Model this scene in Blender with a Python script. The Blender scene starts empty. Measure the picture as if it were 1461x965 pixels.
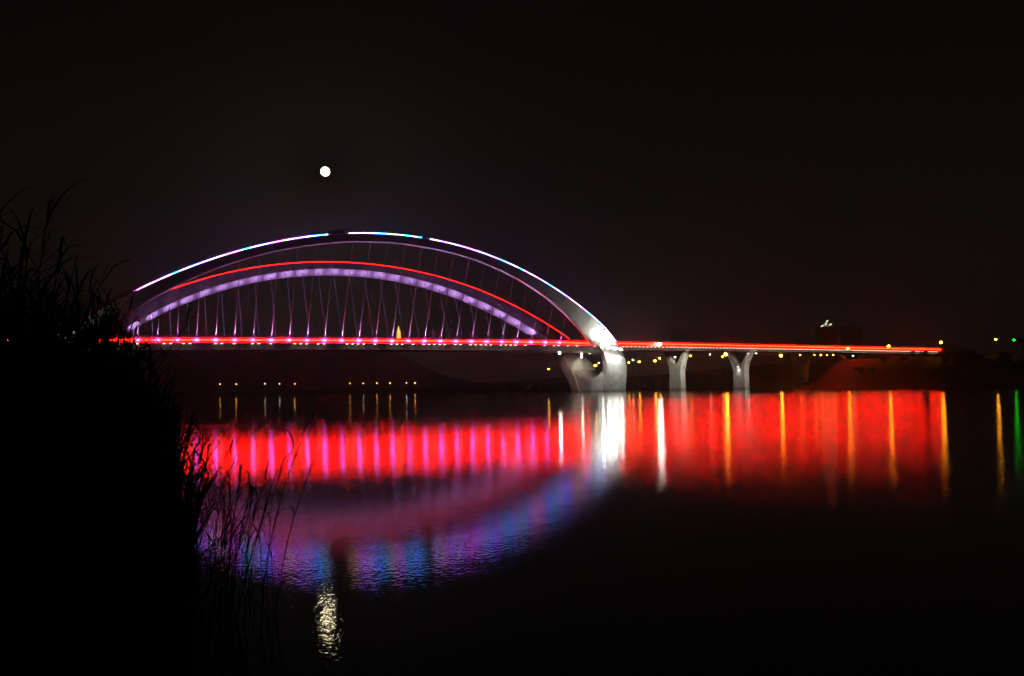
import bpy, bmesh, math, random
from mathutils import Vector, Matrix
import numpy as np
random.seed(7)
R = math.radians
sc = bpy.context.scene
COL = sc.collection

# ------------------------------------------------------------------ camera, sky, moonlight, exposure
cam_d = bpy.data.cameras.new("camera"); cam = bpy.data.objects.new("camera", cam_d); COL.objects.link(cam)
cam_d.sensor_width = 36.0; cam_d.lens = 36.0 * 1420.0 / 1461.0
cam_d.clip_start = 0.05; cam_d.clip_end = 30000
PITCH, ROLL = math.atan(74.5 / 1420.0), 0.015
cam.matrix_world = Matrix.Translation((0, 0, 2.0)) @ Matrix.Rotation(R(90) + PITCH, 4, 'X') @ Matrix.Rotation(-ROLL, 4, 'Z')
sc.camera = cam
sc.view_settings.view_transform = 'Standard'; sc.view_settings.look = 'None'
sc.view_settings.exposure = 0; sc.view_settings.gamma = 1
sc.cycles.use_denoising = True
sc.cycles.max_bounces = 5; sc.cycles.diffuse_bounces = 2; sc.cycles.glossy_bounces = 3
sc.cycles.volume_bounces = 0
sc.cycles.sample_clamp_indirect = 0
sc.cycles.use_light_tree = True

MOON_DIR = Vector((-0.17956, 0.95985, 0.21550)).normalized()
w = bpy.data.worlds.new("World"); sc.world = w; w.use_nodes = True
nt = w.node_tree; nt.nodes.clear()
wo = nt.nodes.new('ShaderNodeOutputWorld'); bg = nt.nodes.new('ShaderNodeBackground')
tc = nt.nodes.new('ShaderNodeTexCoord'); sx = nt.nodes.new('ShaderNodeSeparateXYZ'); rp = nt.nodes.new('ShaderNodeValToRGB')
sky = nt.nodes.new('ShaderNodeTexSky'); sky.sky_type = 'NISHITA'; sky.sun_disc = False
sky.sun_elevation = R(-14); sky.sun_rotation = math.atan2(MOON_DIR.x, MOON_DIR.y)
addn = nt.nodes.new('ShaderNodeMixRGB'); addn.blend_type = 'ADD'; addn.inputs[0].default_value = 0.02
nt.links.new(tc.outputs['Generated'], sx.inputs[0]); nt.links.new(sx.outputs['Z'], rp.inputs[0])
e = rp.color_ramp.elements                      # town glow low in the night air, darker upwards
e[0].position = 0.0; e[0].color = (0.0098, 0.0058, 0.0060, 1)
e[1].position = 1.0; e[1].color = (0.0022, 0.0020, 0.0018, 1)
for p_, c_ in ((0.06, (0.0084, 0.0054, 0.0054)), (0.16, (0.0062, 0.0050, 0.0040)), (0.32, (0.0036, 0.0031, 0.0027))):
    n_ = e.new(p_); n_.color = (*c_, 1)
nt.links.new(rp.outputs[0], addn.inputs[1]); nt.links.new(sky.outputs[0], addn.inputs[2])
nt.links.new(addn.outputs[0], bg.inputs[0]); bg.inputs[1].default_value = 0.72
nt.links.new(bg.outputs[0], wo.inputs[0])
ml = bpy.data.lights.new("moonlight", 'SUN'); ml.energy = 0.004; ml.angle = R(0.5); ml.color = (1.0, 0.94, 0.82)
mlo = bpy.data.objects.new("moonlight", ml); COL.objects.link(mlo)
mlo.rotation_euler = MOON_DIR.to_track_quat('Z', 'Y').to_euler()

# ------------------------------------------------------------------ materials
def mat(name, base, rough=0.6, noise=0.25, scale=0.6, metal=0.0, bump=0.0):
    m = bpy.data.materials.new(name); m.use_nodes = True
    t = m.node_tree; b = t.nodes['Principled BSDF']
    b.inputs['Roughness'].default_value = rough; b.inputs['Metallic'].default_value = metal
    co = t.nodes.new('ShaderNodeTexCoord'); nz = t.nodes.new('ShaderNodeTexNoise')
    nz.inputs['Scale'].default_value = scale; nz.inputs['Detail'].default_value = 6
    t.links.new(co.outputs['Object'], nz.inputs['Vector'])
    cr = t.nodes.new('ShaderNodeValToRGB')
    cr.color_ramp.elements[0].position = 0.3; cr.color_ramp.elements[1].position = 0.7
    cr.color_ramp.elements[0].color = (*[c * (1 - noise) for c in base], 1)
    cr.color_ramp.elements[1].color = (*[min(1, c * (1 + noise)) for c in base], 1)
    t.links.new(nz.outputs['Fac'], cr.inputs[0]); t.links.new(cr.outputs[0], b.inputs['Base Color'])
    if bump:
        bp = t.nodes.new('ShaderNodeBump'); bp.inputs['Strength'].default_value = bump
        t.links.new(nz.outputs['Fac'], bp.inputs['Height']); t.links.new(bp.outputs[0], b.inputs['Normal'])
    return m
def glow(name, col, strength):
    m = bpy.data.materials.new(name); m.use_nodes = True
    t = m.node_tree; b = t.nodes['Principled BSDF']
    b.inputs['Base Color'].default_value = (0.3, 0.3, 0.3, 1)
    b.inputs['Emission Color'].default_value = (*col, 1); b.inputs['Emission Strength'].default_value = strength
    return m
M_STEEL = mat("white_painted_steel", (0.55, 0.55, 0.56), 0.45, 0.10, 0.08)
M_DARKSTEEL = mat("grey_painted_steel", (0.30, 0.30, 0.31), 0.5, 0.15, 0.3)
M_CONC = mat("pale_concrete", (0.42, 0.41, 0.38), 0.8, 0.18, 0.25, bump=0.15)
def weather(m):                # rain streaks down the faces and a silt stain above the water
    t = m.node_tree; N = t.nodes.new; b = t.nodes['Principled BSDF']; src = b.inputs['Base Color'].links[0].from_socket
    co = N('ShaderNodeTexCoord'); mp = N('ShaderNodeMapping'); mp.inputs['Scale'].default_value = (0.9, 0.9, 0.05); t.links.new(co.outputs['Object'], mp.inputs[0])
    nz = N('ShaderNodeTexNoise'); nz.inputs['Scale'].default_value = 1.0; nz.inputs['Detail'].default_value = 5; t.links.new(mp.outputs[0], nz.inputs['Vector'])
    r1 = N('ShaderNodeMapRange'); r1.inputs[1].default_value = 0.35; r1.inputs[2].default_value = 0.68; r1.inputs[3].default_value = 1.0; r1.inputs[4].default_value = 0.62; t.links.new(nz.outputs['Fac'], r1.inputs[0])
    sp = N('ShaderNodeSeparateXYZ'); t.links.new(co.outputs['Object'], sp.inputs[0])
    r2 = N('ShaderNodeMapRange'); r2.inputs[1].default_value = 0.9; r2.inputs[2].default_value = 2.2; r2.inputs[3].default_value = 0.45; r2.inputs[4].default_value = 1.0; t.links.new(sp.outputs['Z'], r2.inputs[0])
    mm = N('ShaderNodeMath'); mm.operation = 'MULTIPLY'; t.links.new(r1.outputs[0], mm.inputs[0]); t.links.new(r2.outputs[0], mm.inputs[1])
    mx = N('ShaderNodeMixRGB'); mx.blend_type = 'MULTIPLY'; mx.inputs[0].default_value = 1; t.links.new(src, mx.inputs[1]); t.links.new(mm.outputs[0], mx.inputs[2]); t.links.new(mx.outputs[0], b.inputs['Base Color'])
weather(M_CONC)
M_PARAPET = mat("pale_parapet_paint", (0.60, 0.58, 0.56), 0.6, 0.12, 0.3)
M_ASPH = mat("asphalt", (0.05, 0.05, 0.05), 0.9, 0.2, 0.8)
M_HOUSING = mat("lamp_housing_metal", (0.12, 0.12, 0.12), 0.5, 0.1, 3)
M_CABLE = mat("pale_cable_sheath", (0.36, 0.35, 0.37), 0.45, 0.05, 1)
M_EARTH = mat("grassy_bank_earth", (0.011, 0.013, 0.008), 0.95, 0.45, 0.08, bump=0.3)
M_LEAF = mat("tree_leaf", (0.055, 0.075, 0.030), 0.7, 0.4, 0.5)
M_BARK = mat("bark", (0.08, 0.06, 0.045), 0.9, 0.3, 2)
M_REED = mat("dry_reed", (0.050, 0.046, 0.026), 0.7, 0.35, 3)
M_WALL = mat("pale_tower_wall", (0.52, 0.50, 0.48), 0.8, 0.15, 0.05)
M_GLASS = mat("unlit_window_glass", (0.02, 0.022, 0.025), 0.15, 0.1, 0.1)
M_STONE = mat("pagoda_stone", (0.35, 0.30, 0.22), 0.8, 0.15, 0.3)
G_RED = [glow("red_led", (1.0, 0.0006, 0.0006), 155.0 * k) for k in (1.0, 0.82, 1.12)]
G_AMBER = glow("amber_core_glow", (1.0, 0.44, 0.03), 3.0)  # added glow for the orange core of the red strip
G_REDARCH = glow("red_led_arch", (1.0, 0.006, 0.003), 13.0)
G_MAG = glow("violet_anchor_led", (0.62, 0.10, 1.0), 33.0)
G_DOWN = glow("warm_white_downlight", (1.0, 0.88, 0.64), 9.0)
G_FLOOD = glow("white_flood_lens", (1.0, 0.97, 0.86), 120.0)
G_FLOOD2 = glow("white_flood_lens_small", (1.0, 0.95, 0.80), 45.0)
G_GOLD = glow("sodium_lamp", (1.0, 0.36, 0.012), 85.0)
G_GOLD2 = glow("small_sodium_lamp", (1.0, 0.44, 0.03), 34.0)
G_PALE = glow("pale_lamp", (1.0, 0.85, 0.6), 25.0)
G_GREEN = glow("green_lamp", (0.001, 1.0, 0.012), 22.0)
G_PAGODA = glow("pagoda_gold_glow", (1.0, 0.52, 0.09), 3.6)  # gold floodlighting put in as glow on windows, eaves and finial
G_MOON = glow("moon_light", (1.0, 0.85, 0.46), 11.0)
G_ROOF = glow("roof_outline_light", (1.0, 0.95, 0.66), 1.6)
RGB = [glow("led_" + n, c, s) for n, c, s in (
    ("violet", (0.46, 0.10, 1.0), 26), ("blue", (0.09, 0.16, 1.0), 34), ("cyan", (0.04, 0.42, 0.85), 18),
    ("magenta", (0.70, 0.10, 0.72), 22), ("pink_white", (0.8, 0.36, 0.72), 16), ("lilac", (0.42, 0.26, 0.90), 24), ("warm", (0.85, 0.45, 0.36), 12))]

def water_mat():
    m = bpy.data.materials.new("river_water"); m.use_nodes = True
    t = m.node_tree; t.nodes.clear(); N = t.nodes.new; Lk = t.links.new
    o = N('ShaderNodeOutputMaterial'); mix = N('ShaderNodeMixShader'); fr = N('ShaderNodeFresnel'); fr.inputs[0].default_value = 1.33
    df = N('ShaderNodeBsdfDiffuse'); df.inputs[0].default_value = (0.006, 0.008, 0.007, 1)
    gl = N('ShaderNodeBsdfGlossy'); gl.distribution = 'BECKMANN'; gl.inputs['Color'].default_value = (1, 1, 1, 1)
    co = N('ShaderNodeTexCoord')
    # wavelets: two scales, crests mostly across the view of the bank
    mp = N('ShaderNodeMapping'); mp.inputs['Scale'].default_value = (3.1, 1.6, 1.0); Lk(co.outputs['Object'], mp.inputs[0])
    n1 = N('ShaderNodeTexNoise'); n1.inputs['Scale'].default_value = 5.5; n1.inputs['Detail'].default_value = 2; Lk(mp.outputs[0], n1.inputs['Vector'])
    n2 = N('ShaderNodeTexNoise'); n2.inputs['Scale'].default_value = 0.7; n2.inputs['Detail'].default_value = 2; Lk(mp.outputs[0], n2.inputs['Vector'])
    ad = N('ShaderNodeMath'); ad.operation = 'MULTIPLY_ADD'; ad.inputs[1].default_value = 1.2; Lk(n2.outputs['Fac'], ad.inputs[0]); Lk(n1.outputs['Fac'], ad.inputs[2])
    bp = N('ShaderNodeBump'); bp.inputs['Strength'].default_value = 1.0; bp.inputs['Distance'].default_value = 0.0015
    Lk(ad.outputs[0], bp.inputs['Height'])
    # calmer and rougher lanes of water
    mp2 = N('ShaderNodeMapping'); mp2.inputs['Scale'].default_value = (0.010, 0.055, 1.0); Lk(co.outputs['Object'], mp2.inputs[0])
    n3 = N('ShaderNodeTexNoise'); n3.inputs['Scale'].default_value = 1.0; n3.inputs['Detail'].default_value = 4; Lk(mp2.outputs[0], n3.inputs['Vector'])
    rr = N('ShaderNodeMapRange'); rr.inputs[1].default_value = 0.35; rr.inputs[2].default_value = 0.65
    rr.inputs[3].default_value = 0.062; rr.inputs[4].default_value = 0.084; Lk(n3.outputs['Fac'], rr.inputs[0])
    # a breeze ruffles the water towards the right bank
    sp = N('ShaderNodeSeparateXYZ'); Lk(co.outputs['Object'], sp.inputs[0])
    ma = N('ShaderNodeMath'); ma.operation = 'MULTIPLY_ADD'; ma.inputs[1].default_value = -0.06; Lk(sp.outputs['Y'], ma.inputs[0]); Lk(sp.outputs['X'], ma.inputs[2])
    wr = N('ShaderNodeMapRange'); wr.interpolation_type = 'SMOOTHSTEP'; wr.inputs[1].default_value = -2.0; wr.inputs[2].default_value = 4.0
    wr.inputs[3].default_value = 0.0; wr.inputs[4].default_value = 0.052; Lk(ma.outputs[0], wr.inputs[0])
    sm_ = N('ShaderNodeMath'); sm_.operation = 'ADD'; Lk(rr.outputs[0], sm_.inputs[0]); Lk(wr.outputs[0], sm_.inputs[1])
    Lk(sm_.outputs[0], gl.inputs['Roughness'])
    Lk(bp.outputs[0], gl.inputs['Normal']); Lk(bp.outputs[0], fr.inputs['Normal'])
    Lk(fr.outputs[0], mix.inputs[0]); Lk(df.outputs[0], mix.inputs[1]); Lk(gl.outputs[0], mix.inputs[2]); Lk(mix.outputs[0], o.inputs[0])
    return m
M_WATER = water_mat()

# ------------------------------------------------------------------ mesh helpers
class MB:
    def __init__(s): s.v = []; s.f = []
    def add(s, vs, fs):
        o = len(s.v); s.v += [tuple(x) for x in vs]; s.f += [tuple(o + i for i in f) for f in fs]; return s
    def hexa(s, p):            # 8 points: bottom ring 0-3, top ring 4-7
        return s.add(p, [(3, 2, 1, 0), (4, 5, 6, 7), (0, 1, 5, 4), (1, 2, 6, 5), (2, 3, 7, 6), (3, 0, 4, 7)])
    def box(s, c, d, ax=None):
        c = Vector(c); X, Y, Z = ax if ax else (Vector((1, 0, 0)), Vector((0, 1, 0)), Vector((0, 0, 1)))
        a, b, h = d[0] / 2, d[1] / 2, d[2] / 2
        return s.hexa([c + X * i * a + Y * j * b + Z * k * h for k in (-1, 1) for i, j in ((-1, -1), (1, -1), (1, 1), (-1, 1))])
    def loft(s, rings, close=True):
        n = len(rings[0]); o = len(s.v)
        for r in rings: s.v += [tuple(x) for x in r]
        for i in range(len(rings) - 1):
            for j in range(n):
                k = (j + 1) % n
                s.f.append((o + i * n + j, o + i * n + k, o + (i + 1) * n + k, o + (i + 1) * n + j))
        if close:
            s.f.append(tuple(o + j for j in reversed(range(n)))); s.f.append(tuple(o + (len(rings) - 1) * n + j for j in range(n)))
        return s
    def tube(s, pts, rad, n=6):
        pts = [Vector(p) for p in pts]; rings = []
        for i, p in enumerate(pts):
            d = (pts[min(i + 1, len(pts) - 1)] - pts[max(i - 1, 0)]).normalized()
            a = d.cross(Vector((0, 0, 1)) if abs(d.z) < 0.9 else Vector((1, 0, 0))).normalized(); b = d.cross(a)
            r = rad[i] if isinstance(rad, (list, tuple)) else rad
            rings.append([p + (a * math.cos(2 * math.pi * k / n) + b * math.sin(2 * math.pi * k / n)) * r for k in range(n)])
        return s.loft(rings)
    def ball(s, c, r, n=10, m=6, sz=1.0):
        c = Vector(c)
        rings = [[c + Vector((r * math.sin(t) * math.cos(2 * math.pi * k / n), r * math.sin(t) * math.sin(2 * math.pi * k / n), r * sz * math.cos(t))) for k in range(n)]
                 for t in [math.pi * (0.04 + 0.92 * i / m) for i in range(m + 1)]]
        return s.loft(rings)
    def mesh(s, name):
        me = bpy.data.meshes.new(name); me.from_pydata(s.v, [], s.f); me.update()
        bm = bmesh.new(); bm.from_mesh(me); bmesh.ops.recalc_face_normals(bm, faces=bm.faces); bm.to_mesh(me); bm.free()
        return me
    def build(s, name, m, parent=None, smooth=False):
        me = s.mesh(name); me.materials.append(m)
        if smooth:
            for p in me.polygons: p.use_smooth = True
        return link(name, me, parent)
def link(name, me, parent=None, loc=None):
    o = bpy.data.objects.new(name, me); COL.objects.link(o)
    if parent: o.parent = parent; o.matrix_parent_inverse = Matrix.Identity(4)
    if loc is not None: o.location = loc
    return o
def tag(o, label=None, cat=None, group=None, kind=None):
    for k, v in (('label', label), ('category', cat), ('group', group), ('kind', kind)):
        if v: o[k] = v
    return o
def empty(name, loc=(0, 0, 0), label=None, cat=None, group=None, parent=None):
    o = bpy.data.objects.new(name, None); COL.objects.link(o); o.location = loc
    if parent: o.parent = parent
    return tag(o, label, cat, group)
def copy_tree(o, parent=None):
    c = o.copy(); COL.objects.link(c); c.parent = parent
    for ch in list(o.children): copy_tree(ch, c)
    return c
def spot(name, loc, target, power, col, cone, parent, blend=0.6, size=0.3):
    l = bpy.data.lights.new(name, 'SPOT'); l.energy = power; l.color = col; l.spot_size = R(cone); l.spot_blend = blend; l.shadow_soft_size = size
    o = bpy.data.objects.new(name, l); COL.objects.link(o); o.location = loc
    o.rotation_euler = (Vector(loc) - Vector(target)).to_track_quat('Z', 'Y').to_euler()
    o.parent = parent
    return o

# ------------------------------------------------------------------ the ground, one sheet, and the river
SHORE = [(1600, 420), (700, 520), (400, 570), (300, 588), (244, 578), (206, 632), (180, 690), (165, 760), (150, 900), (80, 1100), (-150, 1350), (-600, 1560), (-2600, 1800)]
def shore_d(x, y):             # signed distance, positive on the far land
    best = 1e18; sign = 1
    for (ax, ay), (bx, by) in zip(SHORE, SHORE[1:]):
        dx, dy = bx - ax, by - ay; t = max(0, min(1, ((x - ax) * dx + (y - ay) * dy) / (dx * dx + dy * dy)))
        px, py = ax + t * dx, ay + t * dy; d = (x - px) ** 2 + (y - py) ** 2
        if d < best - 1e-9:
            best = d; sign = 1 if dx * (y - ay) - dy * (x - ax) < 0 else -1
    return math.sqrt(best) * sign
def sm(t): t = max(0.0, min(1.0, t)); return t * t * (3 - 2 * t)
def edge_x(y): return 6.0 if y < 3.5 else (6.0 - (y - 3.5) * 5.0 if y < 5 else -0.27 * y - 1.15 - max(0, y - 10) * 0.16)
def near_d(x, y):              # positive on the near bank, where the camera stands
    if y < 3.2: return 3.2 - y + (0.4 if x < 6 else 0)
    return min(edge_x(y) - x, 34 - y)
def height(x, y):
    d = shore_d(x, y); h = -3.0
    if d > -20:
        top = 8 + 11.5 * sm((x - 60) / 160)
        h = -3 + 4 * sm((d + 20) / 24) + (top - 1) * sm((d - 3) / (50 if x > 150 else 190))
        h += 1.2 * math.sin(x * 0.05) * math.sin(y * 0.043) * sm(d / 60)
    dn = near_d(x, y)
    if dn > -4: h = max(h, -3 + 3.25 * sm((dn + 4) / 4.2) + 0.5 * sm(dn / 6))
    # wooded hills far behind the far bank
    for cx, cy, sxx, syy, a in ((-700, 3150, 420, 420, 128), (-1250, 3400, 600, 500, 120), (-430, 3050, 150, 300, 60), (1500, 4200, 900, 500, 40), (300, 5000, 1200, 600, 45)):
        q = ((x - cx) / sxx) ** 2 + ((y - cy) / syy) ** 2
        if q < 9: h += a * math.exp(-q) * sm((y - 2000) / 500)
    return h
def axis(segs):
    out = []
    for a, b, st in segs:
        v = a
        while v < b - 1e-6: out.append(v); v += st
    out.append(segs[-1][1]); return out
gx = axis([(-9000, -3000, 600), (-3000, -400, 100), (-400, -40, 30), (-40, -12, 4), (-12, 10, 0.8), (10, 40, 5), (40, 130, 15), (130, 420, 9), (420, 900, 40), (900, 3000, 150), (3000, 9000, 600)])
gy = axis([(-300, -20, 40), (-20, 0, 2), (0, 16, 0.8), (16, 60, 5), (60, 500, 55), (500, 860, 9), (860, 2000, 45), (2000, 4800, 90), (4800, 12000, 800)])
mb = MB(); nx = len(gx)
for y in gy:
    for x in gx: mb.v.append((x, y, height(x, y)))
for j in range(len(gy) - 1):
    for i in range(nx - 1): mb.f.append((j * nx + i, j * nx + i + 1, (j + 1) * nx + i + 1, (j + 1) * nx + i))
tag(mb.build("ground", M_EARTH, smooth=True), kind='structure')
MB().add([(-9000, -300, 0), (9000, -300, 0), (9000, 2600, 0), (-9000, 2600, 0)], [(0, 1, 2, 3)]).build("river_water", M_WATER)['kind'] = 'structure'

# ------------------------------------------------------------------ the arch bridge
N0 = Vector((-209.902, 450.587, 28.0)); U = Vector((0.91681221, 0.39931862, 0)); OUT = Vector((0.39931862, -0.91681221, 0)); Z = Vector((0, 0, 1))
SPAN = 292.07; W = 36.0
def bp_(s, q, z): return Vector((N0.x + U.x * s + OUT.x * q, N0.y + U.y * s + OUT.y * q, z))
def softp(t): return math.log1p(math.exp(min(t, 40)))
def q_edge(s): return -3.0 - 0.205 * 25 * softp((s - 302) / 25) - 0.205 * 25 * softp((-10 - s) / 25)
def z_led(s):
    x = (s - 146) / 146
    return 28.06 + (0.62 * (1 - x * x) if abs(x) < 1 else 0)
def frame(s):                  # point on the near edge, along, across (towards the camera)
    p = bp_(s, q_edge(s), 0); a = (bp_(s + .5, q_edge(s + .5), 0) - bp_(s - .5, q_edge(s - .5), 0)).normalized()
    return p, a, Vector((a.y, -a.x, 0))
def dk(s, off, z):             # off metres in front of (+) or behind (-) the near edge
    p, a, c = frame(s); return Vector((p.x + c.x * off, p.y + c.y * off, z))
bridge = empty("arch_bridge", (0, 0, 0), "long bridge with two outward leaning arches lit red and violet over the river", "bridge")

S_A, S_B = -110.0, 614.0
def gd(s): return 4.5 - 1.2 * sm((s - 288) / 30)        # the approach girder is shallower
# --- deck: road slab, box girder with a lower flange
S_E = 655.0
ss = [S_A + (S_E - S_A) * i / 130 for i in range(131)]
MB().loft([[dk(s, -33, z_led(s) - 0.9), dk(s, -33, z_led(s) - 1.6), dk(s, -0.3, z_led(s) - 1.6), dk(s, -0.3, z_led(s) - 0.9)] for s in ss]).build("road_deck", M_ASPH, bridge)
MB().loft([[dk(s, -31, z_led(s) - 1.62), dk(s, -27, z_led(s) - gd(s) + .3), dk(s, -3.4, z_led(s) - gd(s) + .3), dk(s, -2.6, z_led(s) - 1.62)] for s in ss]).build("box_girder", M_CONC, bridge)
MB().loft([[dk(s, -27.5, z_led(s) - gd(s) + .29), dk(s, -27.5, z_led(s) - gd(s) - .05), dk(s, -1.5, z_led(s) - gd(s) - .05), dk(s, -1.5, z_led(s) - gd(s) + .29)] for s in ss]).build("girder_flange", M_PARAPET, bridge)
MB().loft([[dk(s, -33.4, z_led(s) + 0.8), dk(s, -33.4, z_led(s) - 1.5), dk(s, -33.01, z_led(s) - 1.5), dk(s, -33.01, z_led(s) + 0.8)] for s in ss]).build("parapet", M_PARAPET, bridge)
# --- near parapet panels, each with its run of red light strip
PIT = 8.86; S0 = 37.8
k0, k1 = math.ceil((S_A - S0) / PIT), int((S_E - S0) / PIT)
for k in range(k0, k1 + 1):
    a, b = S0 + PIT * k + 0.03, S0 + PIT * (k + 1) - 0.03
    rr = [a + (b - a) * i / 2 for i in range(3)]
    pn = MB().loft([[dk(s, -0.29, z_led(s) + 1.1), dk(s, -0.29, z_led(s) - 1.55), dk(s, 0, z_led(s) - 1.55), dk(s, 0, z_led(s) + 1.1)] for s in rr]).build("parapet_panel", M_PARAPET, bridge)
    if b > S_B + 3: continue
    st = MB().loft([[dk(s, 0.22, z_led(s) + 0.13), dk(s, 0.22, z_led(s) - 0.13), dk(s, 0.42, z_led(s) - 0.13), dk(s, 0.42, z_led(s) + 0.13)] for s in [a - .03, rr[1], b + .03]])
    st.build("light_strip", G_RED[(k * 7 + k * k) % 3], pn)
    MB().loft([[dk(s, 0.425, z_led(s) + 0.08), dk(s, 0.425, z_led(s) - 0.08), dk(s, 0.46, z_led(s) - 0.08), dk(s, 0.46, z_led(s) + 0.08)] for s in rr]).build('strip_core_glow', G_AMBER, pn)  # thin added strip, imitates the overexposed orange core of the red line
    br = MB()
    br.box(dk(rr[1], 0.11, z_led(rr[1])), (0.1, 0.2, 0.1))
    br.build("bracket", M_HOUSING, pn)
# railing above the parapet: posts and two rails
rl = MB()
for h in (1.5, 1.9): rl.loft([[dk(s, -0.2, z_led(s) + h), dk(s, -0.2, z_led(s) + h - .06), dk(s, -0.12, z_led(s) + h - .06), dk(s, -0.12, z_led(s) + h)] for s in ss])
s = S_A
while s < S_B: rl.box(dk(s, -0.16, z_led(s) + 1.48), (0.08, 0.08, 0.78)); s += PIT / 24
rl.build("handrail", M_DARKSTEEL, bridge)['kind'] = 'stuff'
ab = MB()
for s_, wd_ in ((618, 34.5),):
    p_, a_, c_ = frame(s_); g_ = height(*dk(s_, -16.5, 0).xy)
    ab.box(dk(s_ + 14, -16.5, (g_ - 4 + z_led(s_) - gd(s_) - .1) / 2), (28, wd_, z_led(s_) - gd(s_) - .1 - g_ + 4), (a_, c_, Z))
ab.build("abutment", M_CONC, bridge)
# --- row of downlights under the edge of the deck
lit = set()
def lamp_at(px_s): lit.add(round((px_s - S0) / (PIT / 3)))
ON = [-3, 0, 4, 5, 7, 8, 12, 13, 15, 18, 19, 21, 25, 26, 27, 29, 30, 34, 35, 36, 37, 39, 42, 43, 44, 46, 48, 49, 50, 51, 52, 54, 55, 57, 58, 59, 60, 61, 63, 64, 65, 66, 68, 72, 74, 75, 77, 79, 83, 84]
lamps = [S0 + PIT / 3 * k for k in ON] + [296.5 + 2.953 * k for k in range(107)] + [-20 - 2.953 * k for k in range(20)]
dl_me = MB().box((0, 0, 0), (1.0, 0.36, 0.10)).mesh("downlight"); dl_me.materials.append(G_DOWN)
for s in lamps:
    p, a, c = frame(s); o = link("downlight", dl_me, bridge, dk(s, -0.45, z_led(s) - 1.75)); o.rotation_euler = (0, 0, math.atan2(a.y, a.x))

# --- arches. Each rib is planar and leans outwards; h is measured up the lean
class Arch:
    def __init__(s, q0, lean, side, thick, top, bot, legb, legf):
        s.q0, s.thick, s.side = q0, thick, side
        s.v = (OUT * (lean * side) + Z).normalized(); s.n = (OUT - Z * (lean * side)).normalized()
        s.O = N0 + OUT * q0; s.kt, s.kb, s.legb, s.legf = top, bot, legb, legf
    def P(s, a, h, d): return s.O + U * a + s.v * h - s.n * d
    @staticmethod
    def ev(k, a): x = (a - 146) / 146; return k[0] + k[1] * x + k[2] * x * x + k[3] * x ** 4
    def top(s, a): return s.ev(s.kt, a)
    def bot(s, a): return s.ev(s.kb, a)
NEAR = Arch(0, 0.5, 1, 6.0, (57.8, 2.19, -54.73, -1.66), (52.73, 2.13, -55.69, -15.4),
            [(291.2, 2.9), (294.6, -.4), (298.9, -4.7), (302.8, -11.1), (305.5, -20), (307.4, -32)],
            [(281, -1.0), (284.8, -3.4), (287.3, -6), (290.8, -13.3), (293, -22), (294.3, -32)])
FAR = Arch(-W, 0.4, -1, 8.0, (51.41, 2.06, -46.43, -10.27), (47.16, 2.1, -56.14, -10.03),
           [(284.5, 1.6), (287, -1.2), (290.3, -5.1), (295, -12), (298.2, -19), (301, -32)],
           [(272, 0.4), (273.6, -2.2), (275.2, -5.2), (279, -14.2), (281.3, -21), (282.2, -32)])
NSEG = 30
def rib_ring(A, t, inset=0.0, bev=0.0):
    # t in -1..1 runs from one springing to the other
    at, ab = 146 + (138 if A is NEAR else 136) * t, 146 + (132 if A is NEAR else 124) * t
    ht, hb = A.top(at) - inset, A.bot(ab) + inset
    d0, d1 = inset, A.thick - inset
    T = lambda d: A.P(at, ht, d); B = lambda d: A.P(ab, hb, d)
    up = (T(0) - B(0)).normalized()
    if bev: return [T(d0), T(d1), B(d1), B(d0 + bev), B(d0) + up * bev]
    return [T(d0), T(d1), B(d1), B(d0)]
def build_arch(A, name):
    rib = MB().loft([rib_ring(A, -1 + 2 * i / 90, 0.25) for i in range(91)]).build("arch_rib", M_STEEL, bridge)
    for k in range(NSEG):
        a, b = -1 + 2 * k / NSEG, -1 + 2 * (k + 1) / NSEG; g = 0.0006
        MB().loft([rib_ring(A, a + g + (b - a - 2 * g) * i / 4, 0, 0.9 if A is NEAR else 0) for i in range(5)]).build("rib_segment", M_STEEL, rib)
    return rib
near_rib = build_arch(NEAR, "near"); far_rib = build_arch(FAR, "far")
tag(near_rib, "dark faced arch with a colour changing light strip along its top edge")
tag(far_rib, "violet lit arch with a red light strip along its top edge")
def strip(A, a, b, m, parent, hgt=0.3, n=3):
    mbb = MB(); rings = []
    for i in range(n + 1):
        s = a + (b - a) * i / n; h = A.top(s) if s <= 284 else np.interp(s, [284] + [p[0] for p in A.legb], [A.top(284)] + [p[1] for p in A.legb])
        rings.append([A.P(s, h + 0.08, 0.30), A.P(s, h + 0.08, 0.05), A.P(s, h + 0.08 + hgt, 0.05), A.P(s, h + 0.08 + hgt, 0.30)])
    return mbb.loft(rings).build("light_strip", m, parent)
# colour changing modules on the near arch, with two dark gaps and a hairline one
rnd = random.Random(3); s = 35.7; ci = 0
seq = [3, 4, 0, 5, 2, 5, 1, 0, 5, 4, 3, 0, 2, 5, 1, 0, 3, 4, 0, 5, 1, 2, 4, 6, 0, 5, 1, 2, 4, 0, 2, 1, 2, 5, 4, 0, 5, 0, 3, 0, 5, 1, 0, 2, 1, 5, 2, 0, 4, 3, 1, 2, 5, 1, 0, 6, 4, 0, 2, 5, 1, 0, 5, 4]
while s < 283.5:
    e_ = min(s + 3.9, 284)
    for g0, g1 in ((122.1, 132.3), (169.4, 174.1), (180.6, 181.4)):
        if s < g0 < e_: e_ = g0
    strip(NEAR, s, e_ - 0.03, RGB[seq[ci % len(seq)]], near_rib); ci += 1; s = e_
    for g0, g1 in ((122.1, 132.3), (169.4, 174.1), (180.6, 181.4)):
        if g0 - 0.01 <= s < g1: s = g1
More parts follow.
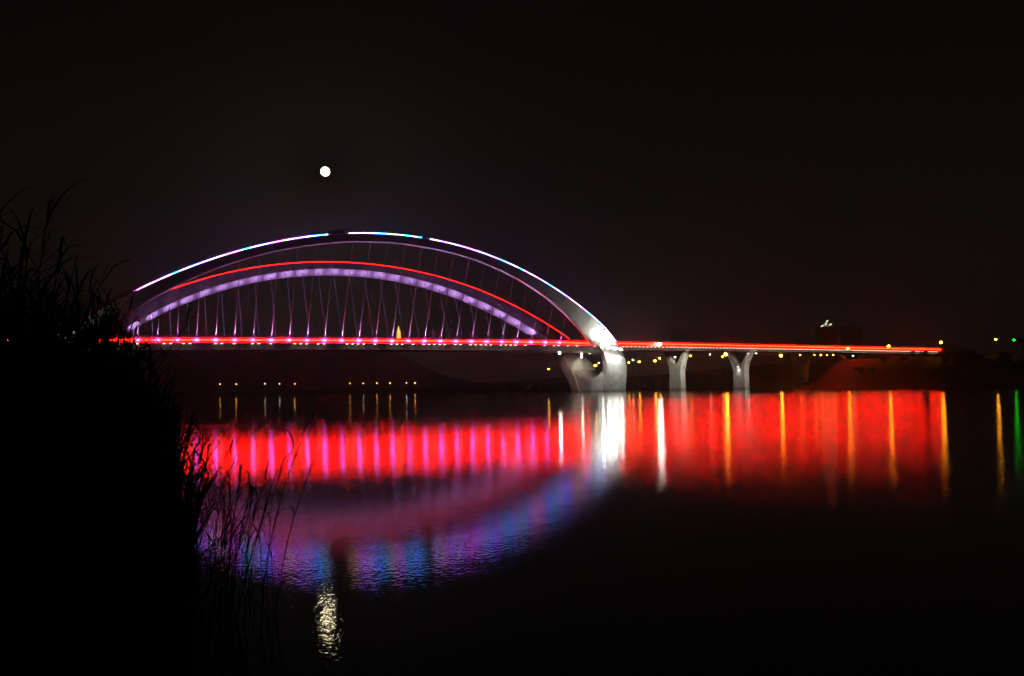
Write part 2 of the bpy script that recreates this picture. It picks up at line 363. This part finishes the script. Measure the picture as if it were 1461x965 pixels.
# the strip follows the concrete foot down to the deck
for i, (a, b) in enumerate(((284, 287.5), (287.5, 291.2), (291.2, 293.5))): strip(NEAR, a, b, RGB[(4, 4, 5)[i]], near_rib, n=2)
s = 57.0
while s < 283:
    e_ = min(s + PIT, 283); strip(FAR, s, e_, G_REDARCH, far_rib, 0.26, 4); s = e_
# a dark maintenance hatch frame stands in each dark gap of the strip
for a, b in ((123.5, 130.5), (170.2, 173.4)):
    am = (a + b) / 2; hh = NEAR.top(am)
    MB().hexa([NEAR.P(a, NEAR.top(a) + .02, .6), NEAR.P(b, NEAR.top(b) + .02, .6), NEAR.P(b, NEAR.top(b) + .02, 3), NEAR.P(a, NEAR.top(a) + .02, 3),
               NEAR.P(a, NEAR.top(a) + 1.6, .8), NEAR.P(b, NEAR.top(b) + 1.6, .8), NEAR.P(b, NEAR.top(b) + 1.6, 2.8), NEAR.P(a, NEAR.top(a) + 1.6, 2.8)]).build("access_hatch", M_HOUSING, near_rib)

# --- concrete feet: legs of both arches and the wall that joins them at the water
def leg(A, mirror):
    fx = (lambda a: 292 - a) if mirror else (lambda a: a)
    t = -1 if mirror else 1
    at, ab = 146 + (138 if A is NEAR else 136) * t, 146 + (132 if A is NEAR else 124) * t
    bk = [(at, A.top(at))] + [(fx(a), h) for a, h in A.legb]; ft = [(ab, A.bot(ab))] + [(fx(a), h) for a, h in A.legf]
    rings = []
    for i in range(len(bk) - 1):
        for j in range(3):
            f_ = j / 3; B_ = [bk[i][q] * (1 - f_) + bk[i + 1][q] * f_ for q in (0, 1)]; F_ = [ft[i][q] * (1 - f_) + ft[i + 1][q] * f_ for q in (0, 1)]
            rings.append((B_, F_))
    rings.append((bk[-1], ft[-1]))
    L = [[A.P(b[0], b[1], 0.03), A.P(b[0], b[1], A.thick - .03), A.P(f[0], f[1], A.thick - .03), A.P(f[0], f[1], 0.03)] for b, f in rings]
    e0 = (Vector(L[1][0]) - Vector(L[0][0])).normalized() * 0.25      # open joint under the steel
    L[0] = [p + e0 for p in L[0]]
    return MB().loft(L).build("arch_leg", M_CONC, bridge)
def pier_wall(mirror):
    rows = []; NZ = 8
    for i in range(25):
        f = i / 24.0; ring = []
        zt = 8.0 + 7.0 * abs(2 * f - 1) ** 2.6
        zs = [zt + (-1.5 - zt) * j / NZ for j in range(NZ + 1)]
        for front in (True, False):
            for z in (zs if front else zs[::-1]):
                qn, qf = -0.5 * (28 - z) - 5.2, -W + 0.4 * (28 - z) - 1.0
                q = qn + (qf - qn) * f
                sf = 294.3 - .16 * z + (282.1 - .11 * z - 294.3 + .16 * z) * f + 0.6; sb = 305 + (299.5 - 305) * f - 0.8
                ring.append((sf if front else sb, q, z))
        rows.append([bp_(292 - a if mirror else a, q, z) for a, q, z in ring])
    return MB().loft(rows).build("pier_wall", M_CONC, bridge, smooth=True)
legs = {}
for mir in (False, True):
    legs[mir] = leg(NEAR, mir); leg(FAR, mir); pier_wall(mir)

# --- hangers with their violet anchor lamps, the spotlights that stand with them, and added fill lights
hg_n = 26
for k in range(hg_n):
    s = S0 + PIT * k; zl = z_led(s)
    for A in (NEAR, FAR):
        hb = A.bot(s) + 0.3; d = A.thick * 0.35 if A is NEAR else A.thick * 0.45
        topP = A.P(s, hb, d)
        base = dk(s, 0.62, zl - 0.35) if A is NEAR else bp_(s, -W - 0.6, zl - 0.2)
        if hb < 6: continue
        h = MB().tube([base, topP], 0.13, 6).build("hanger", M_CABLE, bridge)
        MB().box(base + Vector((0, 0, -0.15)), (0.5, 0.5, 0.5), (U, OUT, Z)).build("anchor_block", M_HOUSING, h)
        lampc = base + (OUT * 0.30 if A is NEAR else OUT * 0.6) + Z * 0.32
        sz = rnd.uniform(0.8, 1.5) if A is NEAR else 0.3
        MB().box(lampc, (sz, 0.22, 0.6 if A is NEAR else 0.35), (U, OUT, Z)).build("anchor_lamp", G_MAG, h)
        L = (topP - base).length
        if A is FAR:
            src = base + OUT * 1.2 + Z * 1.6 + U * 1.8
            spot("arch_uplight", src, A.P(s, A.bot(s), A.thick * 0.42), 2600 * (L ** 1.4) / 6, (0.68, 0.40, 1.0), 2 * math.degrees(math.atan(4.6 / L)), h, 1.0)
            spot("arch_washlight", src, A.P(s, A.bot(s) + 0.3, A.thick * 0.3), 190 * L ** 1.5 / 6, (0.68, 0.25, 1.0), 60, h, 1.0)
            if k % 2: spot('face_fill', bp_(s, -20, zl - 0.3), A.P(s, (A.bot(s) + A.top(s)) / 2, 0), 150 * L ** 1.5 / 6 + 1100, (0.72, 0.36, 0.85), 50, h, 1.0)  # added fill light that brightens the far arch's inner face
        else:
            src = base + OUT * 1.6 + Z * 1.6
            spot("arch_uplight", src, topP, 1500 * (L ** 1.3) / 6, (0.68, 0.44, 1.0), 46, h, 1.0)

# --- Y shaped piers under the approach
def y_pier(s, zb):
    p, a, c = frame(s); zt = z_led(s) - gd(s) - .07
    def pt(q, z, t): return Vector((p.x, p.y, 0)) + c * q + a * t + Z * z
    mid = -16.5
    # outline of half the Y: (q offset from the middle, z)
    outer = [(5.2, zb), (5.0, zt - 17), (5.0, zt - 12), (5.6, zt - 9), (7.0, zt - 5.5), (9.2, zt - 2), (10.4, zt)]
    inner = [(0.02, zb), (0.02, zt - 17), (0.02, zt - 12), (0.02, zt - 8.2), (2.8, zt - 6.6), (5.3, zt - 3.2), (7.2, zt)]
    pr = empty("approach_pier", (0, 0, 0), parent=bridge)
    for sg in (1, -1):
        rings = []
        for (qo, zo), (qi, zi) in zip(outer, inner):
            rings.append([pt(mid + sg * qo, zo, -2.1), pt(mid + sg * qo, zo, 2.1), pt(mid + sg * qi, zi, 1.8), pt(mid + sg * qi, zi, -1.8)])
        MB().loft(rings).build("pier_arm", M_CONC, pr)
    return pr, pt, zt
PIERS = [357.5, 414, 473, 531]
pier_obj = []
for s in PIERS:
    p = dk(s, -16.5, 0); pier_obj.append(y_pier(s, min(-1.0, height(p.x, p.y) - 2.0)))

# --- floodlights on the bridge
def flood(pos, aim, size, lens_mat, power, cone, col=(1, 0.96, 0.84), lens_dir=None):
    pos = Vector(pos); dr = (Vector(aim) - pos).normalized(); fc = Vector(lens_dir).normalized() if lens_dir else dr
    a = fc.cross(Z).normalized(); b = a.cross(fc)
    f_ = MB().box(pos - fc * 0.22, (size, size, 0.4), (a, b, fc)).build("floodlight", M_HOUSING, bridge)
    MB().box(pos + fc * 0.02, (size * 0.86, size * 0.86, 0.06), (a, b, fc)).build("lens", lens_mat, f_)
    if power: spot("flood_beam", pos + fc * 0.15 + dr * (1.3 if lens_dir else 0), aim, power, col, cone, f_, 0.9, size / 2)
    return f_
TOCAM = Vector((-0.08, -0.99, -0.05))
# at the foot of the near arch, level with the deck: a row aimed down the leg, a row aimed up the arch
for i, a_ in enumerate((283.0, 286.5, 290.0, 293.5)):
    hh = -0.8 - 0.55 * (a_ - 283)* 0.4
    P_ = NEAR.P(a_, hh, -3.2)
    flood(P_, NEAR.P(a_ + 8.0, hh - 14, 0), 0.9, G_FLOOD, 27000, 54, col=(.95, 1, .92), lens_dir=None)
    flood(P_ + Z * 1.0, NEAR.P(a_ - 5, hh + 9, 0), 0.9, G_FLOOD, 17000, 90, col=(.96, 1, .80))
for i, a_ in enumerate((284.0, 288.2, 292.4, 296.4)): flood(NEAR.P(a_, -1.6 - 0.45 * i, -2.2), NEAR.P(a_, -2.6, -30), 1.15, G_FLOOD, 0, 60, lens_dir=TOCAM)  # beamless lenses added to widen the white streak in the water
for a_ in (8.0, 2.0):
    P_ = NEAR.P(a_, -1.0, -3.2)
    flood(P_, NEAR.P(a_ - 5.5, -14, 0), 0.9, G_FLOOD2, 4500, 95, col=(.95, 1, .92))
    flood(P_ + Z * 1.0, NEAR.P(a_ + 6, 10, 0), 0.9, G_FLOOD2, 3500, 90, col=(.96, 1, .85))
# on the approach parapet
for ds in (0, 1.6): flood(dk(327 + ds, 0.9, z_led(327) - 0.2), dk(327 + ds, 30, 0), 1.3, G_FLOOD, 0, 60, lens_dir=TOCAM)
# hanging under the deck beside the far leg
flood(bp_(268.5, -22, 23.2), bp_(281, -32, 9), 1.1, G_FLOOD, 5000, 90, col=(1, .62, .52), lens_dir=TOCAM)
for z_ in (22.6, 21.0): flood(bp_(285, -26, z_), bp_(288, -36, 8), 0.8, G_FLOOD2, 1000, 120, col=(1, .95, .72), lens_dir=TOCAM)
flood(bp_(283, -12, 22.5), bp_(284, -20, 2), 0.6, G_FLOOD2, 500, 120, col=(1, .85, .62))
# under the approach, washing the piers
pr, pt, zt = pier_obj[0]
flood(pt(4, zt + 1, -8), pt(-12, zt - 12, -2), 0.5, G_FLOOD2, 34000, 70, col=(1, .97, .80))
pr, pt, zt = pier_obj[1]
for q_, t_ in ((-6.5, -2.8), (-26.5, -2.8), (-4.4, 2.2)): flood(pt(q_, zt - 1.2, t_ - 0.8), pt(q_ * 0.7 - 4, zt - 18, t_), 0.7, G_FLOOD2, 8000, 70, col=(1, .95, .76))
flood(pt(-16.5, zt - 9.6, -2.9), pt(-16.5, zt - 24, -2.2), 0.6, G_FLOOD2, 2600, 100)
flood(pt(2, zt + .4, -7), pt(-16, zt - 14, -2), 0.5, G_FLOOD2, 9000, 80)

# a slim mast with two pale panels on the far side of the deck, right behind the arch foot
P_ = dk(300, -30, 27.2)
mast = empty("sign_mast", P_, "slim dark mast with two pale panels rising behind the bright arch foot", "mast")
MB().tube([(0, 0, 0), (0, 0, 17.5)], [0.22, 0.12], 8).build("pole", M_HOUSING, mast)
MB().box((1.2, 0, 16.2), (4.2, 0.15, 1.1)).build("panel", M_STEEL, mast); MB().box((1.4, 0, 14.6), (3.6, 0.15, 1.0)).build("panel", M_STEEL, mast)
MB().box((-0.9, 0, 15.4), (3.0, 0.12, 0.12)).build("cross_arm", M_HOUSING, mast)

# ------------------------------------------------------------------ the moon
mo = MB().ball((0, 0, 0), 8000 * 6.3 / 1420, 32, 20).build("moon", G_MOON, smooth=True); mo.location = MOON_DIR * 8000 + Vector((0, 0, 2))
tag(mo, "full bright moon high above the left part of the bridge", "moon")

# ------------------------------------------------------------------ street lamps on the far banks
def lamp_thing(name, x, y, zh, r, m, label, group=None, cat="street lamp"):
    g = height(x, y); e_ = empty(name, (x, y, g), label, cat, group); hh = zh - g
    MB().tube([(0, 0, -0.3), (0, 0, hh * 0.6), (0, 0, hh - r)], [0.16, 0.11, 0.08], 6).build("pole", M_HOUSING, e_)
    MB().ball((0, 0, hh), r, 10, 6, 0.8).build("lamp_globe", m, e_)
    MB().tube([(0, 0, hh + r * 0.7), (0, 0, hh + r * 0.95)], [r * 0.9, r * 0.3], 8).build("lamp_cap", M_HOUSING, e_)
def lp(px, py, D):             # world point seen at that place of the photograph, D metres off (surveyed once for the lists below)
    a, b = px - 730.5, -(py - 482.5); c, s_ = math.cos(ROLL), math.sin(ROLL)
    X, Y = a * c + b * s_, -a * s_ + b * c; cp, sp = math.cos(PITCH), math.sin(PITCH)
    v = Vector((X, 1420 * cp - Y * sp, 1420 * sp + Y * cp)); v *= D / v.y
    return v.x, v.y, v.z + 2
FARG, ROADG, PARKG = "tiny lamps along the far left bank", "lamps in a row under the approach deck", "lamps seen past the main pier"
ORD = ("first", "second", "third", "fourth", "fifth", "sixth", "seventh")
FARLAB = {p: "%s tiny yellow lamp from the left on the far bank under the arch" % ORD[i] for i, p in enumerate((314, 337, 420.5, 499.5, 537.6, 556.5, 592))}
FARLAB.update({p: "%s faint pale lamp from the left among the tiny far bank lamps" % ORD[i] for i, p in enumerate((378, 399, 518.5, 580))})
for px, D in ((314, 1720), (337, 1715), (378, 1700), (399, 1695), (420.5, 1690), (499.5, 1670), (518.5, 1665), (537.6, 1660), (556.5, 1655), (580, 1640), (592, 1635)):
    big = px in (337, 420.5, 499.5, 537.6, 556.5, 592, 314); py = 548.4 - (px - 314) * 0.006
    lamp_thing("street_lamp", *lp(px, py, D), 0.52 if big else 0.42, G_GOLD2 if big else G_PALE, FARLAB[px], FARG)
for px, py, D, r, m, lab in (
    (782.5, 527, 900, .6, G_GOLD2, "small amber lamp on the far bank left of the main pier"), (804, 524, 900, .4, G_PALE, "faint white lamp just left of the main pier"),
    (849.4, 521.8, 850, .9, G_GOLD, "amber lamp seen through the opening of the main pier"), (854.6, 518, 860, .45, G_PALE, "small white lamp in the opening of the main pier"),
    (897, 517.5, 830, .7, G_GOLD2, "amber lamp just right of the main pier leg"), (903, 513.8, 840, .5, G_PALE, "white lamp above the amber one right of the main pier leg"),
    (912, 516.5, 830, .9, G_GOLD2, "bright amber lamp midway between main pier and next pier"), (934.5, 515, 820, 1.0, G_GOLD2, "bright amber lamp left of the first approach pier"),
    (941, 511.3, 825, .8, G_GOLD2, "amber lamp highest beside the first approach pier"), (963, 510, 840, .55, G_PALE, "pale lamp in the fork of the first approach pier"),
    (985, 508, 820, .6, G_GOLD2, "amber lamp just right of the first approach pier"), (1013, 506, 830, .4, G_PALE, "faint white lamp midway between the two approach piers")):
    lamp_thing("street_lamp", *lp(px, py, D), r, m, lab, PARKG)
lamp_thing("street_lamp", *lp(1036, 505.3, 730), 1.45, G_GOLD, "largest golden lamp beside the second approach pier")
lamp_thing("street_lamp", *lp(1031, 509, 745), 0.6, G_GOLD2, "small golden lamp tucked below the largest golden lamp")
lamp_thing("street_lamp", *lp(1114, 507.7, 705), 1.0, G_GOLD, "golden lamp lighting a patch of bank right of the second approach pier")
for i, (px, r) in enumerate(((1141.5, .5), (1151.5, .55), (1162, .38), (1171, .55), (1180, .36), (1188.5, .5))):
    lamp_thing("street_lamp", *lp(px, 506.7, 765), r, G_GOLD2, "%s yellow lamp from the left in the even row under the approach deck" % ORD[i], ROADG)
lamp_thing("street_lamp", *lp(1209.7, 497.6, 655), 0.75, G_GOLD, "golden lamp against the red line of the approach")
lamp_thing("street_lamp", *lp(1267.8, 494, 660), 0.8, G_GOLD, "golden lamp just above the red line near its end")
lamp_thing("street_lamp", *lp(1342.5, 488.7, 625), 0.8, G_GOLD, "golden lamp on a pole at the end of the red line")
lamp_thing("street_lamp", *lp(1420.8, 484.5, 640), 0.6, G_GOLD, "golden lamp above the dark trees near the green lamp")
lamp_thing("green_lamp", *lp(1447, 485.3, 640), 0.7, G_GREEN, "green lamp above the dark trees at the far right", cat="lamp")
lamp_thing("green_lamp", *lp(1217, 508, 640), 0.55, glow("pale_green_lamp", (.35, 1, .5), 6), "small pale green lamp on the bank below the red line", cat="lamp")

# ------------------------------------------------------------------ pagoda and towers far off
px_, py_, pz_ = lp(569, 491, 3050)
pag = empty("pagoda", (px_, py_, height(px_, py_) - 1), "slender gold lit pagoda on the hill behind the deck", "pagoda")
zb = pz_ - (height(px_, py_) - 1); 
def octo(r, z): return [(r * math.cos(math.pi / 8 + i * math.pi / 4), r * math.sin(math.pi / 8 + i * math.pi / 4), z) for i in range(8)]
MB().loft([octo(11, -30), octo(10, zb)]).build("terrace", M_STONE, pag)
for k in range(9):
    r0 = 7.0 - 0.30 * k - (0.9 if k > 6 else 0) - (0.9 if k > 7 else 0); z0 = zb + k * 5.4
    ti = MB().loft([octo(r0, z0), octo(r0 * 0.97, z0 + 4.2)]).build("storey", M_STONE, pag)
    MB().loft([octo(r0 * 1.3, z0 + 4.21), octo(r0 * 1.3, z0 + 4.5), octo(r0 * 0.9, z0 + 5.38)]).build("eave", M_STONE, ti)
    wn = MB()
    for i in range(8):
        an = i * math.pi / 4; ca, sa = math.cos(an), math.sin(an); rr_ = r0 * 0.935
        wn.box((ca * rr_, sa * rr_, z0 + 2.1), (0.4, r0 * 0.55, 2.9), (Vector((ca, sa, 0)), Vector((-sa, ca, 0)), Z))
    wn.build("window_glow", G_PAGODA, ti)
    MB().loft([octo(r0 * 1.34, z0 + 4.25), octo(r0 * 1.34, z0 + 4.46)]).build("eave_glow", G_PAGODA, ti)
MB().tube([(0, 0, zb + 48.6), (0, 0, zb + 51), (0, 0, zb + 56)], [1.4, 0.9, 0.1], 8).build("finial", G_PAGODA, pag)  # no lamp; its floodlit gold is put in as glow

def tower(px, D, top_px, wdt, label, peak=False):
    x, y, zt = lp(px, top_px, D); g = height(x, y) - 2; h = zt - g
    b = empty("tower_block", (x, y, g), label, "building", "tower blocks behind the approach")
    MB().box((0, 0, h / 2), (wdt, wdt * 0.8, h)).build("wall", M_WALL, b)
    wn = MB(); nf = int(h / 3.4); nb = max(3, int(wdt / 4))
    for f in range(1, nf):
        for j in range(nb): wn.box(((j + .5) / nb * wdt - wdt / 2, -wdt * 0.4 - 0.03, f * 3.4), (wdt / nb * 0.55, 0.12, 1.6))
    wn.build("window", M_GLASS, b)['kind'] = 'stuff'
    MB().box((0, 0, h + 0.6), (wdt + .8, wdt * .8 + .8, 1.2)).build("parapet", M_WALL, b)
    if peak:
        rf = MB().loft([[(-8, -7, h + 1.2), (8, -7, h + 1.2), (8, 7, h + 1.2), (-8, 7, h + 1.2)], [(-.5, -.5, h + 10), (.5, -.5, h + 10), (.5, .5, h + 10), (-.5, .5, h + 10)]]).build("roof", M_WALL, b)
        for p0, p1 in (((-9.5, -8.6, h + 1.6), (-6.2, -8.6, h + 3.0)), ((-3.2, -8.2, h + 4.2), (-1.0, -8.2, h + 7)), ((-1.4, -8, h + 8.8), (1.4, -8, h + 10.4)), ((3.6, -8.4, h + 4.0), (6.4, -8.4, h + 5.4))):
            MB().tube([p0, p1], 0.85, 6).build("roof_light", G_ROOF, rf)
    return b
tower(1178, 1500, 468, 26, "dark tower block topped with a small lit peak of roof lights", True)
tower(1214, 1400, 466, 24, "dark plain tower block right of the one with the lit peak")

# ------------------------------------------------------------------ trees on the right bank
def crown_mesh(seed, rx, rz, n):
    rd = random.Random(seed); m_ = MB()
    cl = [(Vector((rd.gauss(0, .45) * rx, rd.gauss(0, .45) * rx, rd.uniform(-.75, .85) * rz)), rd.uniform(.22, .42) * rx) for _ in range(15)]
    for _ in range(n):
        c, r = rd.choice(cl); d = Vector((rd.gauss(0, 1), rd.gauss(0, 1), rd.gauss(0, 1))).normalized()
        p = c + d * r * rd.uniform(.5, 1.1); t = Vector((rd.gauss(0, 1), rd.gauss(0, 1), rd.gauss(0, 1))).normalized(); b = t.cross(d).normalized(); s = rd.uniform(.25, .6)
        m_.add([p - t * s, p + b * s * .5, p + t * s, p - b * s * .5], [(0, 1, 2, 3)])
    me = m_.mesh("crown"); me.materials.append(M_LEAF); return me
def trunk_mesh(seed, h, rx):
    rd = random.Random(seed); m_ = MB(); m_.tube([(0, 0, -1), (rd.uniform(-.2, .2), 0, h * .5), (rd.uniform(-.4, .4), 0, h)], [.42, .3, .14], 7)
    for _ in range(6):
        z0 = h * rd.uniform(.4, .85); an = rd.uniform(0, 6.28); l = rx * rd.uniform(.6, .95)
        m_.tube([(0, 0, z0), (math.cos(an) * l * .5, math.sin(an) * l * .5, z0 + l * .4), (math.cos(an) * l, math.sin(an) * l, z0 + l * .9)], [.16, .1, .04], 5)
    me = m_.mesh("trunk"); me.materials.append(M_BARK); return me
KINDS = [(crown_mesh(1, 5.5, 5.0, 2200), trunk_mesh(1, 10, 5.5), 10.5), (crown_mesh(2, 4.2, 6.2, 1900), trunk_mesh(2, 11, 4.2), 11.0), (crown_mesh(3, 6.8, 4.2, 2400), trunk_mesh(3, 8, 6.8), 8.5)]
TL = ["rounded dark tree standing on the right bank", "narrow dark tree standing on the right bank", "wide low dark tree standing on the right bank"]
rt_ = random.Random(11)
TREES = [(1392, 600, 0, 1.15), (1372, 605, 2, .95), (1412, 598, 2, 1.0), (1436, 610, 0, .9), (1456, 600, 2, 1.0), (1352, 615, 2, .62), (1470, 620, 0, 1.1), (1490, 610, 1, 1),
         (1228, 648, 2, .42), (1246, 640, 2, .36), (1262, 645, 0, .36), (1288, 636, 2, .36), (1303, 640, 0, .30), (1322, 628, 2, .42),
         (730, 1150, 0, .9), (752, 1160, 2, .9), (768, 1140, 1, .8), (700, 1180, 2, .9), (790, 1120, 0, .8), (1090, 760, 2, .5), (1010, 860, 0, .6), (960, 900, 2, .7), (925, 930, 0, .7)]
TREELAB = {1392: "tallest rounded dark tree, right of the end of the red line", 1372: "wide low dark tree left of the tallest tree on the right bank", 1412: "wide low dark tree right of the tallest tree on the right bank",
    1436: "rounded dark tree just below the green lamp", 1456: "wide dark tree at the right edge of the picture", 1352: "small bushy tree right beside the lamp pole at the end of the red line",
    1470: "rounded dark tree cut off by the right edge", 1490: "narrow dark tree beyond the right edge",
    1228: "bush sized tree below the golden lamp that stands against the red line", 1246: "second bush sized tree right of the pale green lamp", 1262: "small round tree below the golden lamp just above the red line",
    1288: "low tree halfway between the last two golden lamps on the deck line", 1303: "smallest round tree below the end part of the red line", 1322: "low wide tree closest to the end of the red line",
    730: "dim rounded tree on the far bank, second from the left of its clump", 752: "dim wide tree in the middle of the far bank clump", 768: "dim narrow tree on the far bank left of the main pier",
    700: "dim wide tree at the left end of the far bank clump", 790: "dim rounded tree closest to the main pier on the far bank", 1090: "dim low tree on the slope behind the second approach pier",
    1010: "dim rounded tree on the low bank between the two approach piers", 960: "dim wide tree behind the first approach pier", 925: "dim rounded tree on the low bank right of the main pier leg"}
for px, D, kd, scl in TREES:
    x, y, _ = lp(px, 540, D); g = height(x, y); c, t, zc = KINDS[kd]
    lab = TREELAB[px]
    e_ = empty("bank_tree", (x, y, g), lab, "tree", "trees along the right and far banks"); e_.scale = (scl,) * 3; e_.rotation_euler = (0, 0, rt_.uniform(0, 6.28))
    link("trunk", t, e_); link("crown", c, e_, (0, 0, zc))

# ------------------------------------------------------------------ reeds on the near bank
def blade(m_, p0, d, up, ln, wd, droop, n=5):
    d = Vector(d).normalized(); side = d.cross(Z).normalized(); p = Vector(p0); prev = None; el = up
    o = len(m_.v)
    for i in range(n + 1):
        f = i / n; w_ = wd * (1 - f) ** .7 * (0.5 + min(1, f * 4) * .5) + 0.0008
        m_.v += [tuple(p - side * w_ / 2), tuple(p + side * w_ / 2)]
        el_ = el - droop * f; p = p + (d * math.cos(el_) + Z * math.sin(el_)) * (ln / n)
    for i in range(n): m_.f.append((o + 2 * i, o + 2 * i + 1, o + 2 * i + 3, o + 2 * i + 2))
def stem_pts(h, lean, bend, rd, n=7):
    an = rd.uniform(-.5, .5); dx = Vector((math.cos(an), math.sin(an), 0))
    return [dx * (lean * (i / n) * h + bend * (i / n) ** 2.5 * h) + Z * h * (i / n) * (1 - .25 * bend * (i / n) ** 2) for i in range(n + 1)]
def reed_proto(seed, h, lean, bend, nl, plume):
    rd = random.Random(seed); pts = stem_pts(h, lean, bend, rd)
    root = empty("reed")
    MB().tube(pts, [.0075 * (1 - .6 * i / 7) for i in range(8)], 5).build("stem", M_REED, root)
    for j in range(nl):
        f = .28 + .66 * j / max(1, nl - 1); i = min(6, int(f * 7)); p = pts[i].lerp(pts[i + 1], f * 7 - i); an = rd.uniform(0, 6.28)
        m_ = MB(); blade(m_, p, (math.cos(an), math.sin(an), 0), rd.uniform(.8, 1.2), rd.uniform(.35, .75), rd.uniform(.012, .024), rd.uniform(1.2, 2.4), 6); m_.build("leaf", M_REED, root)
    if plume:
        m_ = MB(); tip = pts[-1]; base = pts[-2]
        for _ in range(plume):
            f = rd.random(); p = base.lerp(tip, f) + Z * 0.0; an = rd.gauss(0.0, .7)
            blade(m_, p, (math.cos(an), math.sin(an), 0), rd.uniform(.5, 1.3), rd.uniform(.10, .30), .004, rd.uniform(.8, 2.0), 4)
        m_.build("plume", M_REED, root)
    return root
protos = [reed_proto(i, 1.0 * h, ln, bd, nl, pl) for i, (h, ln, bd, nl, pl) in enumerate((
    (3.0, .03, .035, 7, 90), (2.6, .08, .10, 7, 0), (2.3, .02, .05, 6, 45), (2.8, -.03, .04, 8, 0), (1.9, .10, .12, 4, 25), (1.7, .03, .10, 3, 18), (2.1, .16, .2, 6, 0)))]
used = [False] * len(protos)
def place(k, x, y, scl, rz, label, group):
    o = protos[k] if not used[k] else copy_tree(protos[k]); used[k] = True
    o.location = (x, y, max(-0.3, height(x, y) - 0.05)); o.scale = (scl,) * 3; o.rotation_euler = (0, 0, rz); tag(o, label, "reed", group)
    return o
rr = random.Random(21)
GE, GS, GT = "tall reeds at the rim of the reed bed", "thin reeds standing in the water", "tallest reeds above the reed bed"
def inl(x, y): return (-0.30 * y) - x
for _ in range(110):                                    # rim of the dense bed
    y = rr.uniform(5.5, 12); d = rr.uniform(0, 1) ** 1.5 * 2.2; x = -0.30 * y - d
    want = 1.26 + .72 * d; k = rr.choice((1, 3, 6, 1, 2, 3) if d > .5 else (4, 6, 2, 6, 1)); hp = (3.0, 2.6, 2.3, 2.8, 1.9, 1.7, 2.1)[k]
    place(k, x, y, min(0.98, want * rr.uniform(.85, 1.12) / hp), rr.uniform(-.6, .6), "tall leafy reed at the rim of the dark reed bed", GE)
for _ in range(28):                                     # sparse stems out in the water
    y = rr.uniform(8.8, 10.6); x = y * rr.uniform(-.302, -.238) + 0.0
    k = rr.choice((4, 5, 5)); place(k, x, y, rr.uniform(.55, .98), rr.uniform(-.5, 2.6), "thin sparse reed standing in the coloured water right of the reed bed", GS)
place(0, -3.50, 7.0, 1.08, .25, "tallest reed with a drooping plume against the night sky", GT)
place(0, -3.62, 7.0, .80, 1.2, "second tall plumed reed beside the tallest one", GT)
place(6, -2.52, 8.9, 1.10, .2, "bent reed with drooping leaves over the far bank lamps", GT)
place(6, -4.05, 9.5, 1.32, .1, "bent leafy reed crossing the left end of the arch", GT)
place(1, -4.3, 9.4, 1.1, .3, "arching leafy reed next to the left end of the arch", GT)
mb = MB(); rb = random.Random(5)                        # the dense mass behind the rim
for _ in range(2600):
    y = rb.uniform(5.0, 13); d = .12 + rb.random() ** .8 * 4.2; x = -0.303 * y - d
    h = min(2.85, 1.32 + 1.08 * d) * rb.uniform(.76, 1.03); p0 = Vector((x, y, max(-0.3, height(x, y) - .05))); ln = Vector((rb.gauss(.04, .07), rb.gauss(0, .07), 0)) * h
    mb.tube([p0, p0 + ln * .4 + Z * h * .55, p0 + ln + Z * h], [.009, .007, .003], 3)
    for _ in range(6):
        f = rb.uniform(.2, 1.0); an = rb.uniform(0, 6.28)
        blade(mb, p0 + ln * f + Z * h * f, (math.cos(an), math.sin(an), 0), rb.uniform(.7, 1.3), rb.uniform(.3, .7), rb.uniform(.014, .03), rb.uniform(.8, 2.4), 4)
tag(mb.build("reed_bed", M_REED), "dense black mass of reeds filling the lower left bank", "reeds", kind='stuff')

# ------------------------------------------------------------------ the misty night air
hz = bpy.data.materials.new("night_mist"); hz.use_nodes = True
t = hz.node_tree; t.nodes.clear(); o_ = t.nodes.new('ShaderNodeOutputMaterial'); pv = t.nodes.new('ShaderNodeVolumePrincipled')
pv.inputs['Color'].default_value = (0.9, 0.9, 0.9, 1); pv.inputs['Density'].default_value = 0.00015; pv.inputs['Anisotropy'].default_value = 0.9
t.links.new(pv.outputs[0], o_.inputs['Volume'])
MB().box((0, 5900, 118), (18200, 12440, 246)).build("haze", hz)['kind'] = 'stuff'
